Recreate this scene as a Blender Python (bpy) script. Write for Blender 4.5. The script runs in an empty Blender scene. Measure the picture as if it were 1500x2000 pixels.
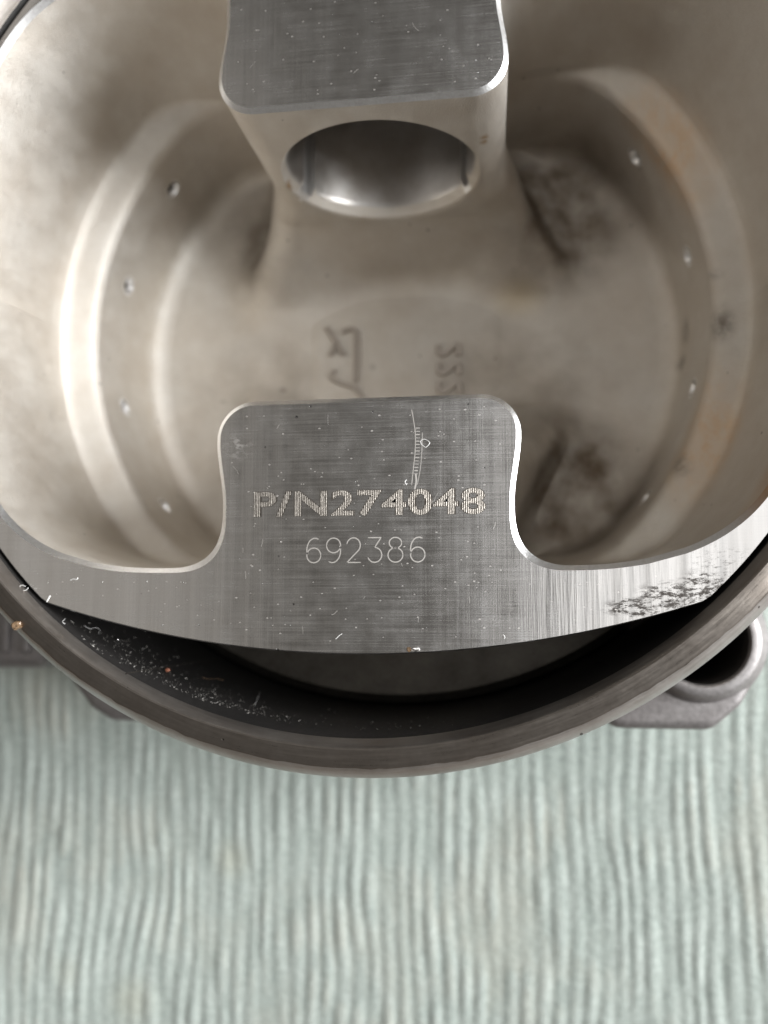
import bpy, bmesh, math, random
import numpy as np
from mathutils import Vector, Matrix
from mathutils.geometry import delaunay_2d_cdt

# ---------------------------------------------------------------- camera, world, lights
# All shapes are written in millimetres in "face coordinates": x right, y away, z up,
# origin on the piston axis in the plane of the machined lower face of the skirt.
MM = 0.001
OFF = 0.0640                      # height of that face above the table top (m)
F_PX = 1750.0                     # focal length for a 1500 px wide frame
CAM = np.array([15.268, -37.626, 88.680])
BX = np.array([0.98998909, 0.01536044, 0.14030564])     # world x in camera axes
BY = np.array([0.0, 0.99406057, -0.10882821])
BZ = np.array([-0.14114395, 0.10773874, 0.98410911])
scn = bpy.context.scene
col = scn.collection

cam_data = bpy.data.cameras.new('camera')
cam = bpy.data.objects.new('camera', cam_data)
col.objects.link(cam)
rot = Matrix([list(BX), list(BY), list(BZ)])            # camera axes -> world
cam.matrix_world = Matrix.Translation(Vector(CAM * MM) + Vector((0, 0, OFF))) @ rot.to_4x4()
cam_data.sensor_fit = 'VERTICAL'
cam_data.sensor_height = 36.0
cam_data.lens = F_PX / 2000.0 * 36.0
cam_data.clip_start = 0.005
cam_data.clip_end = 20.0
cam_data.dof.use_dof = True
cam_data.dof.focus_distance = 0.0875
cam_data.dof.aperture_fstop = 19.0
scn.camera = cam

scn.view_settings.view_transform = 'Standard'
scn.view_settings.look = 'None'
scn.view_settings.exposure = 0.0
scn.view_settings.gamma = 1.0
try:
    scn.cycles.use_denoising = True
    scn.cycles.max_bounces = 12
    scn.cycles.glossy_bounces = 8
    scn.cycles.diffuse_bounces = 5
    scn.cycles.blur_glossy = 0.3
except Exception:
    pass

world = bpy.data.worlds.new('World')
scn.world = world
world.use_nodes = True
bg = world.node_tree.nodes['Background']
bg.inputs['Color'].default_value = (1.0, 0.945, 0.87, 1)
bg.inputs['Strength'].default_value = 0.13


def area(name, loc, target, sx, sy, radiance, color):
    d = bpy.data.lights.new(name, 'AREA')
    d.shape = 'RECTANGLE'
    d.size, d.size_y = sx, sy
    d.energy = radiance * math.pi * sx * sy
    d.color = color
    o = bpy.data.objects.new(name, d)
    col.objects.link(o)
    o.location = loc
    o.rotation_euler = (Vector(target) - Vector(loc)).to_track_quat('-Z', 'Y').to_euler()
    return o


area('window_light', (1.45, 0.05, 0.62), (0, 0, 0.05), 1.1, 0.9, 24.0, (0.97, 0.985, 1.0))
area('skylight', (0.50, 0.20, 1.30), (0.50, 0.20, 0), 0.88, 1.0, 1.4, (1.0, 0.99, 0.985))
area('wall_bounce_fill', (-0.95, 0.25, 1.25), (-0.95, 0.25, 0), 1.1, 1.3, 0.36, (1.0, 0.94, 0.87))  # added unseen lamp: warm bounce for the reflection on the left of the face

rnd = random.Random(7)
nrg = np.random.RandomState(11)


# ---------------------------------------------------------------- helpers
def face_pt(px, py, z=0.0):
    """point (mm) at height z whose place on the photograph is (px, py)"""
    d = np.array([(px - 750) / F_PX, -(py - 1000) / F_PX, -1.0])
    w = np.array([d @ BX, d @ BY, d @ BZ])
    t = (z - CAM[2]) / w[2]
    return CAM[0] + w[0] * t, CAM[1] + w[1] * t


class NT:
    def __init__(s, name, rough=0.5, metal=0.0, color=(0.5, 0.5, 0.5)):
        s.m = bpy.data.materials.new(name)
        s.m.use_nodes = True
        s.t = s.m.node_tree
        s.b = s.t.nodes['Principled BSDF']
        s.b.inputs['Roughness'].default_value = rough
        s.b.inputs['Metallic'].default_value = metal
        s.b.inputs['Base Color'].default_value = (*color, 1)
        s.tc = s.t.nodes.new('ShaderNodeTexCoord')

    def n(s, typ, **kw):
        o = s.t.nodes.new(typ)
        for k, v in kw.items():
            setattr(o, k, v)
        return o

    def link(s, a, b):
        s.t.links.new(a, b)

    def coords(s, scale=(1, 1, 1), loc=(0, 0, 0), rotz=0.0):
        """object coordinates in millimetres times scale"""
        mp = s.n('ShaderNodeMapping')
        mp.inputs['Scale'].default_value = tuple(1000.0 * q for q in scale)
        mp.inputs['Location'].default_value = loc
        mp.inputs['Rotation'].default_value = (0, 0, rotz)
        s.link(s.tc.outputs['Object'], mp.inputs['Vector'])
        return mp.outputs['Vector']

    def noise(s, scale=(1, 1, 1), detail=3, rough=0.55, loc=(0, 0, 0), rotz=0.0, dist=0.0):
        o = s.n('ShaderNodeTexNoise')
        o.inputs['Scale'].default_value = 1.0
        o.inputs['Detail'].default_value = detail
        o.inputs['Roughness'].default_value = rough
        o.inputs['Distortion'].default_value = dist
        s.link(s.coords(scale, loc, rotz), o.inputs['Vector'])
        return o.outputs['Fac']

    def ramp(s, fac, stops):
        o = s.n('ShaderNodeValToRGB')
        e = o.color_ramp.elements
        while len(e) < len(stops):
            e.new(0.5)
        for q, (p, c) in zip(e, stops):
            q.position = p
            q.color = (c, c, c, 1) if isinstance(c, (int, float)) else (*c, 1)
        s.link(fac, o.inputs['Fac'])
        return o.outputs['Color']

    def mix(s, a, b, fac, mode='MIX'):
        o = s.n('ShaderNodeMix', data_type='RGBA', blend_type=mode)
        for sock, v in ((o.inputs[0], fac), (o.inputs[6], a), (o.inputs[7], b)):
            if isinstance(v, (int, float)):
                sock.default_value = v
            elif isinstance(v, tuple):
                sock.default_value = (*v, 1)
            else:
                s.link(v, sock)
        return o.outputs[2]

    def math(s, op, a, b=0.0, c=0.0, clamp=False):
        o = s.n('ShaderNodeMath', operation=op, use_clamp=clamp)
        for sock, v in zip(o.inputs, (a, b, c)):
            if isinstance(v, (int, float)):
                sock.default_value = v
            else:
                s.link(v, sock)
        return o.outputs[0]

    def maprange(s, v, a, b, c, d, smooth=False):
        o = s.n('ShaderNodeMapRange')
        if smooth:
            o.interpolation_type = 'SMOOTHSTEP'
        s.link(v, o.inputs[0])
        for i, q in enumerate((a, b, c, d)):
            o.inputs[i + 1].default_value = q
        return o.outputs[0]

    def blob(s, x, y, rx, ry, z=0.0, rz=1e6):
        """1 in an ellipsoid at (x, y, z) mm falling to 0 at its edge"""
        v = s.coords((1 / rx, 1 / ry, 1 / rz), (-x / rx, -y / ry, -z / rz))
        o = s.n('ShaderNodeVectorMath', operation='LENGTH')
        s.link(v, o.inputs[0])
        return s.maprange(o.outputs['Value'], 0.0, 1.0, 1.0, 0.0, True)

    def bump(s, h, dist_mm, strength=1.0, normal=None):
        o = s.n('ShaderNodeBump')
        o.inputs['Strength'].default_value = strength
        o.inputs['Distance'].default_value = dist_mm * MM
        s.link(h, o.inputs['Height'])
        if normal is not None:
            s.link(normal, o.inputs['Normal'])
        return o.outputs['Normal']

    def set(s, color=None, rough=None, normal=None):
        for v, k in ((color, 'Base Color'), (rough, 'Roughness'), (normal, 'Normal')):
            if v is not None:
                s.link(v, s.b.inputs[k])
        return s.m


# ---------------------------------------------------------------- materials
def mat_machined():
    m = NT('machined_aluminium', 0.3, 1.0)
    fine_h = m.noise((0.10, 7.0, 1), 3, 0.6)               # cutter lines along x
    fine_v = m.noise((6.0, 0.06, 1), 3, 0.6, (3, 1, 0))     # feed lines along y
    band = m.noise((0.55, 0.015, 1), 2, 0.5, (9, 4, 0))     # broad feed bands
    mott = m.noise((0.35, 0.35, 1), 4, 0.6, (2, 7, 0))
    c = m.ramp(band, [(0.30, (0.64, 0.63, 0.615)), (0.7, (0.72, 0.715, 0.705))])
    c = m.mix(c, m.ramp(fine_h, [(0.3, 0.84), (0.7, 1.0)]), 0.7, 'MULTIPLY')
    c = m.mix(c, m.ramp(fine_v, [(0.3, 0.90), (0.7, 1.0)]), 0.6, 'MULTIPLY')
    c = m.mix(c, m.ramp(mott, [(0.3, (0.90, 0.89, 0.88)), (0.7, 1.0)]), 0.6, 'MULTIPLY')
    # pits: a few pinholes
    vo = m.n('ShaderNodeTexVoronoi', feature='F1')
    vo.inputs['Scale'].default_value = 1.0
    m.link(m.coords((0.62, 0.62, 0.0)), vo.inputs['Vector'])
    sel = m.n('ShaderNodeSeparateColor')
    m.link(vo.outputs['Color'], sel.inputs[0])
    size = m.math('MULTIPLY', m.math('POWER', sel.outputs[0], 3.0), 0.085)
    pit = m.math('LESS_THAN', vo.outputs['Distance'], size)
    c = m.mix(c, (0.05, 0.045, 0.04), m.math('MULTIPLY', pit, 0.85))
    # bright nicks
    v2 = m.n('ShaderNodeTexVoronoi', feature='F1')
    v2.inputs['Scale'].default_value = 1.0
    m.link(m.coords((1.0, 0.9, 0.0), (5.5, 2.2, 0)), v2.inputs['Vector'])
    s2 = m.n('ShaderNodeSeparateColor')
    m.link(v2.outputs['Color'], s2.inputs[0])
    nick = m.math('LESS_THAN', v2.outputs['Distance'], m.math('MULTIPLY', m.math('POWER', s2.outputs[1], 3.0), 0.10))
    # rubbed patch at the boss corner and the black scuff by the right-hand skirt
    rub = m.math('MULTIPLY', m.blob(-12.8, -20.8, 2.6, 1.9), m.ramp(m.noise((0.9, 1.6, 1), 4, 0.7, (1, 1, 0), 0.5), [(0.50, 0.0), (0.58, 1.0)]))
    c = m.mix(c, (0.93, 0.90, 0.88), m.math('MULTIPLY', rub, 0.5))
    scn_ = m.ramp(m.noise((0.8, 1.9, 1), 8, 0.82, (4, 2, 0), -0.5), [(0.485, 0.0), (0.55, 1.0)])
    sc1 = m.math('MULTIPLY', m.math('MAXIMUM', m.math('MAXIMUM', m.blob(26.8, -37.4, 3.6, 1.3), m.blob(30.0, -36.4, 4.0, 1.9)), m.blob(33.2, -35.4, 3.0, 2.0)), scn_)
    sc2 = m.math('MULTIPLY', m.blob(35.0, -33.6, 5.0, 3.0), m.ramp(m.noise((1.2, 3.0, 1), 6, 0.8, (8, 2, 0)), [(0.53, 0.0), (0.60, 0.7)]))
    scuff = m.math('MAXIMUM', m.math('MULTIPLY', sc1, 2.6, clamp=True), sc2)
    c = m.mix(c, (0.045, 0.038, 0.032), m.math('MULTIPLY', scuff, 0.92))
    r = m.maprange(fine_h, 0.3, 0.7, 0.17, 0.26)
    r = m.math('ADD', r, m.maprange(mott, 0.3, 0.7, -0.03, 0.05))
    r = m.math('ADD', r, m.math('MULTIPLY', rub, 0.2))
    zone = m.math('MULTIPLY', m.blob(27, -36, 15, 12), 2.5, clamp=True)
    vb = m.noise((1.1, 0.05, 1), 3, 0.75, (12, 3, 0))
    c = m.mix(c, m.mix(c, m.ramp(vb, [(0.36, 0.78), (0.6, 1.12)]), 1.0, 'MULTIPLY'), zone)
    h = m.math('ADD', m.math('MULTIPLY', fine_h, 0.5), m.math('MULTIPLY', fine_v, 0.25))
    h = m.math('ADD', h, m.math('MULTIPLY', m.math('MULTIPLY', vb, zone), 1.6))
    h = m.math('ADD', h, m.math('MULTIPLY', band, 1.5))
    h = m.math('ADD', h, m.math('MULTIPLY', nick, 0.6))
    h = m.math('SUBTRACT', h, m.math('MULTIPLY', pit, 0.8))
    return m.set(c, r, m.bump(h, 0.015))


def mat_cast():
    """blasted forging surface of the piston's inside"""
    m = NT('blasted_aluminium', 0.5, 0.85)
    fine = m.noise((6.5, 6.5, 5.0), 3, 0.7)
    big = m.noise((0.09, 0.09, 0.09), 4, 0.6, (3, 2, 5))
    mid = m.noise((0.4, 0.4, 0.25), 4, 0.65, (1, 2, 3))
    c = m.ramp(big, [(0.32, (0.645, 0.595, 0.53)), (0.68, (0.72, 0.69, 0.64))])
    c = m.mix(c, m.ramp(mid, [(0.3, (0.90, 0.885, 0.87)), (0.7, 1.0)]), 1.0, 'MULTIPLY')
    # rusty brown haze and oily dark spots on the right-hand ledge and in the far corner
    st = m.ramp(m.noise((0.5, 0.3, 0.4), 5, 0.7, (7, 1, 2)), [(0.44, 0.0), (0.60, 1.0)])
    b1 = m.blob(35, 20, 10, 14, -24, 6)
    b2 = m.blob(40, -18, 9, 14, -24, 6)
    c = m.mix(c, (0.66, 0.49, 0.33), m.math('MULTIPLY', m.math('MULTIPLY', m.math('MAXIMUM', b1, b2), m.math('ADD', m.math('MULTIPLY', st, 0.5), 0.5)), 1.1, clamp=True))
    spots = None
    for (x, y, z, rx, ry, a) in ((41.5, -2.5, -24, 2.2, 3.4, 0.75), (39, 0.5, -36, 1.6, 2.6, 0.85), (39.2, -3.4, -38, 1.4, 1.6, 0.7),
                                 (36, -20, -24, 2.0, 2.4, 0.6), (40.5, 4.0, -23.5, 2.0, 1.2, 0.45), (27.5, 40, -8, 2.0, 1.0, 0.7),
                                 (-5.0, -1.5, -41, 0.9, 0.8, 0.4), (-18.6, -4.5, -41, 1.0, 0.8, 0.5),
                                 (-28, -6, -41, 0.9, 0.7, 0.35), (23.0, -16, -41, 1.2, 1.0, 0.5)):
        s = m.math('MULTIPLY', m.blob(x, y, rx, ry, z, max(rx, 3.0)), a)
        spots = s if spots is None else m.math('MAXIMUM', spots, s)
    patch = m.ramp(m.noise((0.8, 0.8, 0.8), 4, 0.7, (5, 5, 5)), [(0.38, 0.25), (0.58, 1.0)])
    c = m.mix(c, (0.10, 0.075, 0.055), m.math('MULTIPLY', spots, patch))
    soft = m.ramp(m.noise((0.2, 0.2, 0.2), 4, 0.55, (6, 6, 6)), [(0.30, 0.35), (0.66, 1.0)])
    br = m.math('MAXIMUM', m.math('MULTIPLY', m.blob(21, 20, 17, 17, -40, 17), 1.0), m.math('MULTIPLY', m.blob(23, -20, 17, 17, -40, 16), 0.9))  # brown residue, with the shade of the hollows by the bosses painted in
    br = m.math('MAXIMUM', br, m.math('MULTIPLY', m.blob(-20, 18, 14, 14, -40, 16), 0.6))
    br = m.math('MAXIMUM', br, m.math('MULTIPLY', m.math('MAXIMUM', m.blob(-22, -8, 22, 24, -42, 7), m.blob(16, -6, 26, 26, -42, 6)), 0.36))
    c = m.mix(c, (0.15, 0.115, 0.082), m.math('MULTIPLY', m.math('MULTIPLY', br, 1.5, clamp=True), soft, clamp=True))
    y1 = m.math('MULTIPLY', m.blob(17, 8, 6, 4, -41, 8), 0.35)
    c = m.mix(c, (0.62, 0.50, 0.28), y1)
    # little brown runs on the boss face beside the pin bore
    run = m.math('MAXIMUM', m.blob(12.9, 15.9, 0.9, 0.9, -9.5, 1.6), m.blob(-11.9, 15.9, 0.6, 0.9, -17.0, 1.6))
    run = m.math('MAXIMUM', run, m.blob(14.4, 15.9, 0.5, 1.4, -17.5, 4.5))
    run = m.math('MULTIPLY', run, m.ramp(m.noise((1.3, 1.3, 1.3), 3, 0.7, (2, 9, 1)), [(0.42, 0.0), (0.52, 1.0)]))
    c = m.mix(c, (0.36, 0.21, 0.08), run)
    c = m.mix(c, (0.55, 0.33, 0.17), m.math('MULTIPLY', m.blob(42, -24, 9, 9, -0.5, 5), 0.55))
    vo = m.n('ShaderNodeTexVoronoi', feature='F1')
    vo.inputs['Scale'].default_value = 1.0
    m.link(m.coords((0.45, 0.45, 0.45)), vo.inputs['Vector'])
    sel = m.n('ShaderNodeSeparateColor')
    m.link(vo.outputs['Color'], sel.inputs[0])
    pit = m.math('LESS_THAN', vo.outputs['Distance'], m.math('MULTIPLY', m.math('POWER', sel.outputs[0], 4.0), 0.10))
    c = m.mix(c, (0.09, 0.07, 0.05), m.math('MULTIPLY', pit, 0.7))
    h = m.math('ADD', fine, m.math('MULTIPLY', mid, 0.35))
    return m.set(c, m.maprange(mid, 0.3, 0.7, 0.44, 0.56), m.bump(h, 0.095))


def mat_chamfer():
    m = NT('cut_chamfer', 0.24, 1.0)
    chat = m.noise((5.0, 5.0, 1.0), 2, 0.6)
    c = m.ramp(chat, [(0.3, (0.82, 0.81, 0.80)), (0.7, (0.92, 0.915, 0.91))])
    c = m.mix(c, (0.62, 0.36, 0.17), m.math('MULTIPLY', m.blob(40, -25, 8, 8), 0.9))
    return m.set(c, m.maprange(chat, 0.3, 0.7, 0.30, 0.42), m.bump(chat, 0.008))


def mat_bore():
    m = NT('bored_aluminium', 0.22, 1.0)
    ln = m.noise((4.0, 0.04, 4.0), 3, 0.6)
    mott = m.noise((0.3, 0.3, 0.3), 4, 0.7)
    c = m.ramp(mott, [(0.3, (0.46, 0.435, 0.405)), (0.7, (0.58, 0.56, 0.54))])
    return m.set(c, m.maprange(mott, 0.3, 0.7, 0.34, 0.46), m.bump(ln, 0.012))


def mat_steel(name, c0, c1, rough, bump=0.03, metal=0.9, rings=False):
    m = NT(name, rough, metal)
    big = m.noise((0.12, 0.12, 0.12), 5, 0.65)
    fine = m.noise((1.8, 1.8, 1.8), 4, 0.7, (4, 4, 4))
    c = m.ramp(big, [(0.3, c0), (0.7, c1)])
    if rings:                                        # turned lines running round the rim
        sep = m.n('ShaderNodeSeparateXYZ')
        m.link(m.coords((1, 1, 1)), sep.inputs[0])
        rad = m.math('SQRT', m.math('ADD', m.math('MULTIPLY', sep.outputs[0], sep.outputs[0]), m.math('MULTIPLY', sep.outputs[1], sep.outputs[1])))
        ang = m.math('ARCTAN2', sep.outputs[1], sep.outputs[0])
        cmb = m.n('ShaderNodeCombineXYZ')
        m.link(m.math('MULTIPLY', rad, 3.6), cmb.inputs[0])
        m.link(m.math('MULTIPLY', ang, 9.0), cmb.inputs[1])
        m.link(m.math('MULTIPLY', sep.outputs[2], 2.0), cmb.inputs[2])
        rn = m.n('ShaderNodeTexNoise')
        rn.inputs['Scale'].default_value = 1.0
        rn.inputs['Detail'].default_value = 4
        rn.inputs['Roughness'].default_value = 0.65
        m.link(cmb.outputs[0], rn.inputs['Vector'])
        fine = m.math('ADD', m.math('MULTIPLY', rn.outputs['Fac'], 0.7), m.math('MULTIPLY', fine, 0.3))
        c = m.mix(c, m.ramp(fine, [(0.36, 0.88), (0.62, 1.04)]), 1.0, 'MULTIPLY')
    else:
        c = m.mix(c, m.ramp(fine, [(0.3, 0.75), (0.6, 1.0)]), 1.0, 'MULTIPLY')
    vo = m.n('ShaderNodeTexVoronoi', feature='F1')
    vo.inputs['Scale'].default_value = 1.0
    m.link(m.coords((0.55, 0.55, 0.0), (2.1, 7.7, 0)), vo.inputs['Vector'])
    sel = m.n('ShaderNodeSeparateColor')
    m.link(vo.outputs['Color'], sel.inputs[0])
    pit = m.math('LESS_THAN', vo.outputs['Distance'], m.math('MULTIPLY', m.math('POWER', sel.outputs[0], 4.0), 0.11))
    c = m.mix(c, (0.03, 0.025, 0.02), m.math('MULTIPLY', pit, 0.8))
    return m.set(c, m.maprange(fine, 0.3, 0.7, rough - 0.07, rough + 0.07), m.bump(m.math('SUBTRACT', fine, pit), bump))


def mat_plain(name, color, rough, metal=0.0, bump=0.0, sc=2.0):
    m = NT(name, rough, metal, color)
    if bump:
        f = m.noise((sc, sc, sc), 4, 0.65)
        c = m.mix(color, tuple(q * 0.7 for q in color), m.ramp(f, [(0.35, 0.0), (0.65, 1.0)]))
        return m.set(c, None, m.bump(f, bump))
    return m.m


def mat_cloth():
    m = NT('ribbed_cotton', 0.95, 0.0)
    big = m.noise((0.035, 0.035, 1), 4, 0.6)
    mid = m.noise((0.5, 0.14, 1), 4, 0.65, (3, 3, 0))
    wv = m.noise((0.9, 1.3, 1), 4, 0.75)
    c = m.ramp(mid, [(0.3, (0.365, 0.415, 0.38)), (0.7, (0.49, 0.54, 0.50))])
    c = m.mix(c, m.ramp(wv, [(0.35, 0.74), (0.65, 1.0)]), 1.0, 'MULTIPLY')
    st = m.ramp(big, [(0.48, 0.0), (0.70, 0.55)])
    c = m.mix(c, (0.47, 0.45, 0.38), st)
    for x, y, r, a in ((-33, -80, 5, 0.35), (-50, -104, 6, 0.35), (-12, -112, 4, 0.3), (-62, -100, 4, 0.2)):
        c = m.mix(c, (0.42, 0.40, 0.30), m.math('MULTIPLY', m.blob(x, y, r, r), a))
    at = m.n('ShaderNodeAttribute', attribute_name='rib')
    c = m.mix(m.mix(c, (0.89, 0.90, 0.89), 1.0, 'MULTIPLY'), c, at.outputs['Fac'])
    m.b.inputs['Sheen Weight'].default_value = 0.25
    return m.set(c, None, m.bump(wv, 0.25))


def mat_engraved():
    """laser-hatched strokes: fine vertical lines inside the letters"""
    m = NT('laser_hatching', 0.42, 1.0)
    w = m.n('ShaderNodeTexWave', wave_type='BANDS', bands_direction='X')
    w.inputs['Scale'].default_value = 1.0
    w.inputs['Distortion'].default_value = 0.6
    w.inputs['Detail'].default_value = 2
    w.inputs['Detail Scale'].default_value = 1.5
    m.link(m.coords((1.75, 1.75, 1)), w.inputs['Vector'])
    spk = m.noise((5, 3, 1), 2, 0.7)
    c = m.mix((0.12, 0.105, 0.09), (0.42, 0.39, 0.35), w.outputs['Fac'])
    c = m.mix(c, m.ramp(spk, [(0.3, 0.65), (0.55, 1.0)]), 0.8, 'MULTIPLY')
    return m.set(c, None, m.bump(m.math('ADD', w.outputs['Fac'], spk), 0.03))


M = dict(
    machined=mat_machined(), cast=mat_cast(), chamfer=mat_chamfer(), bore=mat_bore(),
    steel=mat_steel('browned_iron', (0.235, 0.205, 0.178), (0.32, 0.29, 0.26), 0.32, 0.02, 0.92, True),
    steel_dark=mat_steel('sooty_shaded_iron', (0.010, 0.009, 0.008), (0.018, 0.016, 0.015), 0.6, 0.02, 0.0),  # soot and shade of the bore in one colour; blackens stud holes too
    worn=mat_steel('worn_iron_edge', (0.40, 0.38, 0.36), (0.62, 0.61, 0.60), 0.38, 0.02, 0.9, True),
    lead=mat_steel('honed_lead_in', (0.30, 0.265, 0.235), (0.42, 0.39, 0.36), 0.38, 0.04, 0.9, True),
    stain_shade=mat_steel('stained_shaded_aluminium', (0.10, 0.09, 0.078), (0.20, 0.185, 0.16), 0.5, 0.03, 0.9),  # stain plus the shade of the deep gap and oil holes, as colour
    alloy=mat_steel('cast_alloy', (0.25, 0.232, 0.228), (0.34, 0.325, 0.32), 0.5, 0.04, 0.7),
    cloth=mat_cloth(), engraved=mat_engraved(), groove=mat_plain('engraved_wall', (0.17, 0.155, 0.14), 0.5, 1.0),
    thin=mat_plain('scribed_line', (0.97, 0.94, 0.90), 0.45, 1.0),
    outline=mat_plain('engraved_edge', (0.95, 0.92, 0.87), 0.4, 1.0),
    mark=mat_plain('cast_mark', (0.46, 0.41, 0.36), 0.5, 0.85),
    white=mat_plain('pale_fibre', (0.80, 0.79, 0.77), 0.6),
    lint=mat_plain('dull_lint', (0.30, 0.285, 0.26), 0.6),
    swarf=mat_plain('bright_swarf', (0.92, 0.90, 0.88), 0.25, 1.0),
    amber=mat_plain('amber_bead', (0.24, 0.155, 0.09), 0.25, 0.0, 0.05, 1.5),
    orange=mat_plain('orange_grit', (0.27, 0.10, 0.055), 0.5),
    table=mat_plain('table_top', (0.22, 0.15, 0.10), 0.5, 0.0, 0.2, 0.2),
)


def thing(name, label, cat, base=(0, 0, 0), group=None):
    o = bpy.data.objects.new(name, None)
    o.empty_display_size = 0.01
    col.objects.link(o)
    o.location = (base[0] * MM, base[1] * MM, base[2] * MM + OFF)
    tag(o, label, cat, group)
    return o


def tag(o, label, cat, group=None):
    o['label'] = label
    o['category'] = cat
    if group:
        o['group'] = group
    return o


def obj(name, me, parent=None, label=None):
    o = bpy.data.objects.new(name, me)
    col.objects.link(o)
    base = Vector((0, 0, OFF))
    if parent is None:
        o.location = base
    else:
        o.parent = parent
        pl = Vector((0, 0, 0))
        q = parent
        while q is not None:
            pl += Vector(q.location)
            q = q.parent
        o.location = base - pl
    if label:
        o['label'] = label
    return o


def mesh(name, verts, faces, mats, smooth=False, mat_idx=None, sharp=None):
    me = bpy.data.meshes.new(name)
    v = np.asarray(verts, dtype=float) * MM
    me.from_pydata(v.tolist(), [], [list(map(int, f)) for f in faces])
    for m in (mats if isinstance(mats, (list, tuple)) else [mats]):
        me.materials.append(m)
    if mat_idx is not None:
        me.polygons.foreach_set('material_index', np.asarray(mat_idx, dtype=np.int32))
    me.validate()
    if smooth:
        me.polygons.foreach_set('use_smooth', np.ones(len(me.polygons), dtype=bool))
        if sharp is not None:
            me.set_sharp_from_angle(angle=math.radians(sharp))
    me.update()
    return me


def lathe(profile, n=256, axis='z', c=(0, 0, 0), a0=0.0, closed=True):
    """profile: list of (r, z); returns verts, faces"""
    V, Fc = [], []
    P = len(profile)
    for i in range(n):
        a = a0 + 2 * math.pi * i / n
        for r, z in profile:
            if axis == 'z':
                V.append((c[0] + r * math.cos(a), c[1] + r * math.sin(a), c[2] + z))
            else:
                V.append((c[0] + r * math.cos(a), c[1] + z, c[2] + r * math.sin(a)))
    for i in range(n):
        j = (i + 1) % n
        for k in range(P - 1 if not closed else P):
            l = (k + 1) % P
            f = (i * P + k, j * P + k, j * P + l, i * P + l)
            Fc.append(f if axis == 'z' else f[::-1])
    return V, Fc


def ribbon(paths, width, z, closed=False, lift=0.0):
    """flat strokes of a given width (mm) along 2-D paths on plane z"""
    V, Fc = [], []
    for path in paths:
        p = np.array(path, float)
        d = np.gradient(p, axis=0)
        d /= np.maximum(np.linalg.norm(d, axis=1, keepdims=True), 1e-9)
        nn = np.c_[-d[:, 1], d[:, 0]] * width / 2
        b = len(V)
        for i in range(len(p)):
            w = 1.0 if 0 < i < len(p) - 1 else 0.6
            V.append((p[i, 0] + nn[i, 0] * w, p[i, 1] + nn[i, 1] * w, z))
            V.append((p[i, 0] - nn[i, 0] * w, p[i, 1] - nn[i, 1] * w, z))
        for i in range(len(p) - 1):
            Fc.append((b + 2 * i, b + 2 * i + 1, b + 2 * i + 3, b + 2 * i + 2))
    return V, Fc


def tube(path, r, n=6, taper=True):
    p = [Vector(q) for q in path]
    V, Fc = [], []
    for i, q in enumerate(p):
        d = (p[min(i + 1, len(p) - 1)] - p[max(i - 1, 0)]).normalized()
        a = d.orthogonal().normalized()
        if i:
            a = (pa - d * pa.dot(d)).normalized()
        pa = a
        b = d.cross(a)
        rr = r * (0.55 if taper and i in (0, len(p) - 1) else 1.0)
        for k in range(n):
            t = 2 * math.pi * k / n
            V.append(tuple(q + (a * math.cos(t) + b * math.sin(t)) * rr))
    for i in range(len(p) - 1):
        for k in range(n):
            l = (k + 1) % n
            Fc.append((i * n + k, i * n + l, (i + 1) * n + l, (i + 1) * n + k))
    Fc.append(tuple(range(n))[::-1])
    Fc.append(tuple((len(p) - 1) * n + k for k in range(n)))
    return V, Fc


def smooth_path(pts, n=8):
    """Catmull-Rom through the points"""
    p = np.array(pts, float)
    q = np.vstack([2 * p[0] - p[1], p, 2 * p[-1] - p[-2]])
    out = []
    for i in range(1, len(q) - 2):
        for t in np.linspace(0, 1, n, endpoint=False):
            a, b, c, d = q[i - 1], q[i], q[i + 1], q[i + 2]
            out.append(0.5 * ((2 * b) + (-a + c) * t + (2 * a - 5 * b + 4 * c - d) * t * t + (-a + 3 * b - 3 * c + d) * t ** 3))
    out.append(p[-1])
    return np.array(out)


# ---------------------------------------------------------------- setting: table and cloth
CLOTH_Z = -64.0
tv = [(-700, -700, CLOTH_Z - 30), (700, -700, CLOTH_Z - 30), (700, 700, CLOTH_Z - 30), (-700, 700, CLOTH_Z - 30),
      (-700, -700, CLOTH_Z - 4), (700, -700, CLOTH_Z - 4), (700, 700, CLOTH_Z - 4), (-700, 700, CLOTH_Z - 4)]
tf = [(0, 3, 2, 1), (4, 5, 6, 7), (0, 1, 5, 4), (1, 2, 6, 5), (2, 3, 7, 6), (3, 0, 4, 7)]
table = obj('table_top', mesh('table_top', tv, tf, M['table']))
table['kind'] = 'structure'


def vnoise(x, y, seed):
    """smooth value noise, vectorised"""
    rs = np.random.RandomState(seed)
    g = rs.rand(64, 64)
    xi, yi = np.floor(x).astype(int), np.floor(y).astype(int)
    fx, fy = x - xi, y - yi
    fx = fx * fx * (3 - 2 * fx)
    fy = fy * fy * (3 - 2 * fy)
    a, b = g[xi % 64, yi % 64], g[(xi + 1) % 64, yi % 64]
    c, d = g[xi % 64, (yi + 1) % 64], g[(xi + 1) % 64, (yi + 1) % 64]
    return (a * (1 - fx) + b * fx) * (1 - fy) + (c * (1 - fx) + d * fx) * fy


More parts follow.
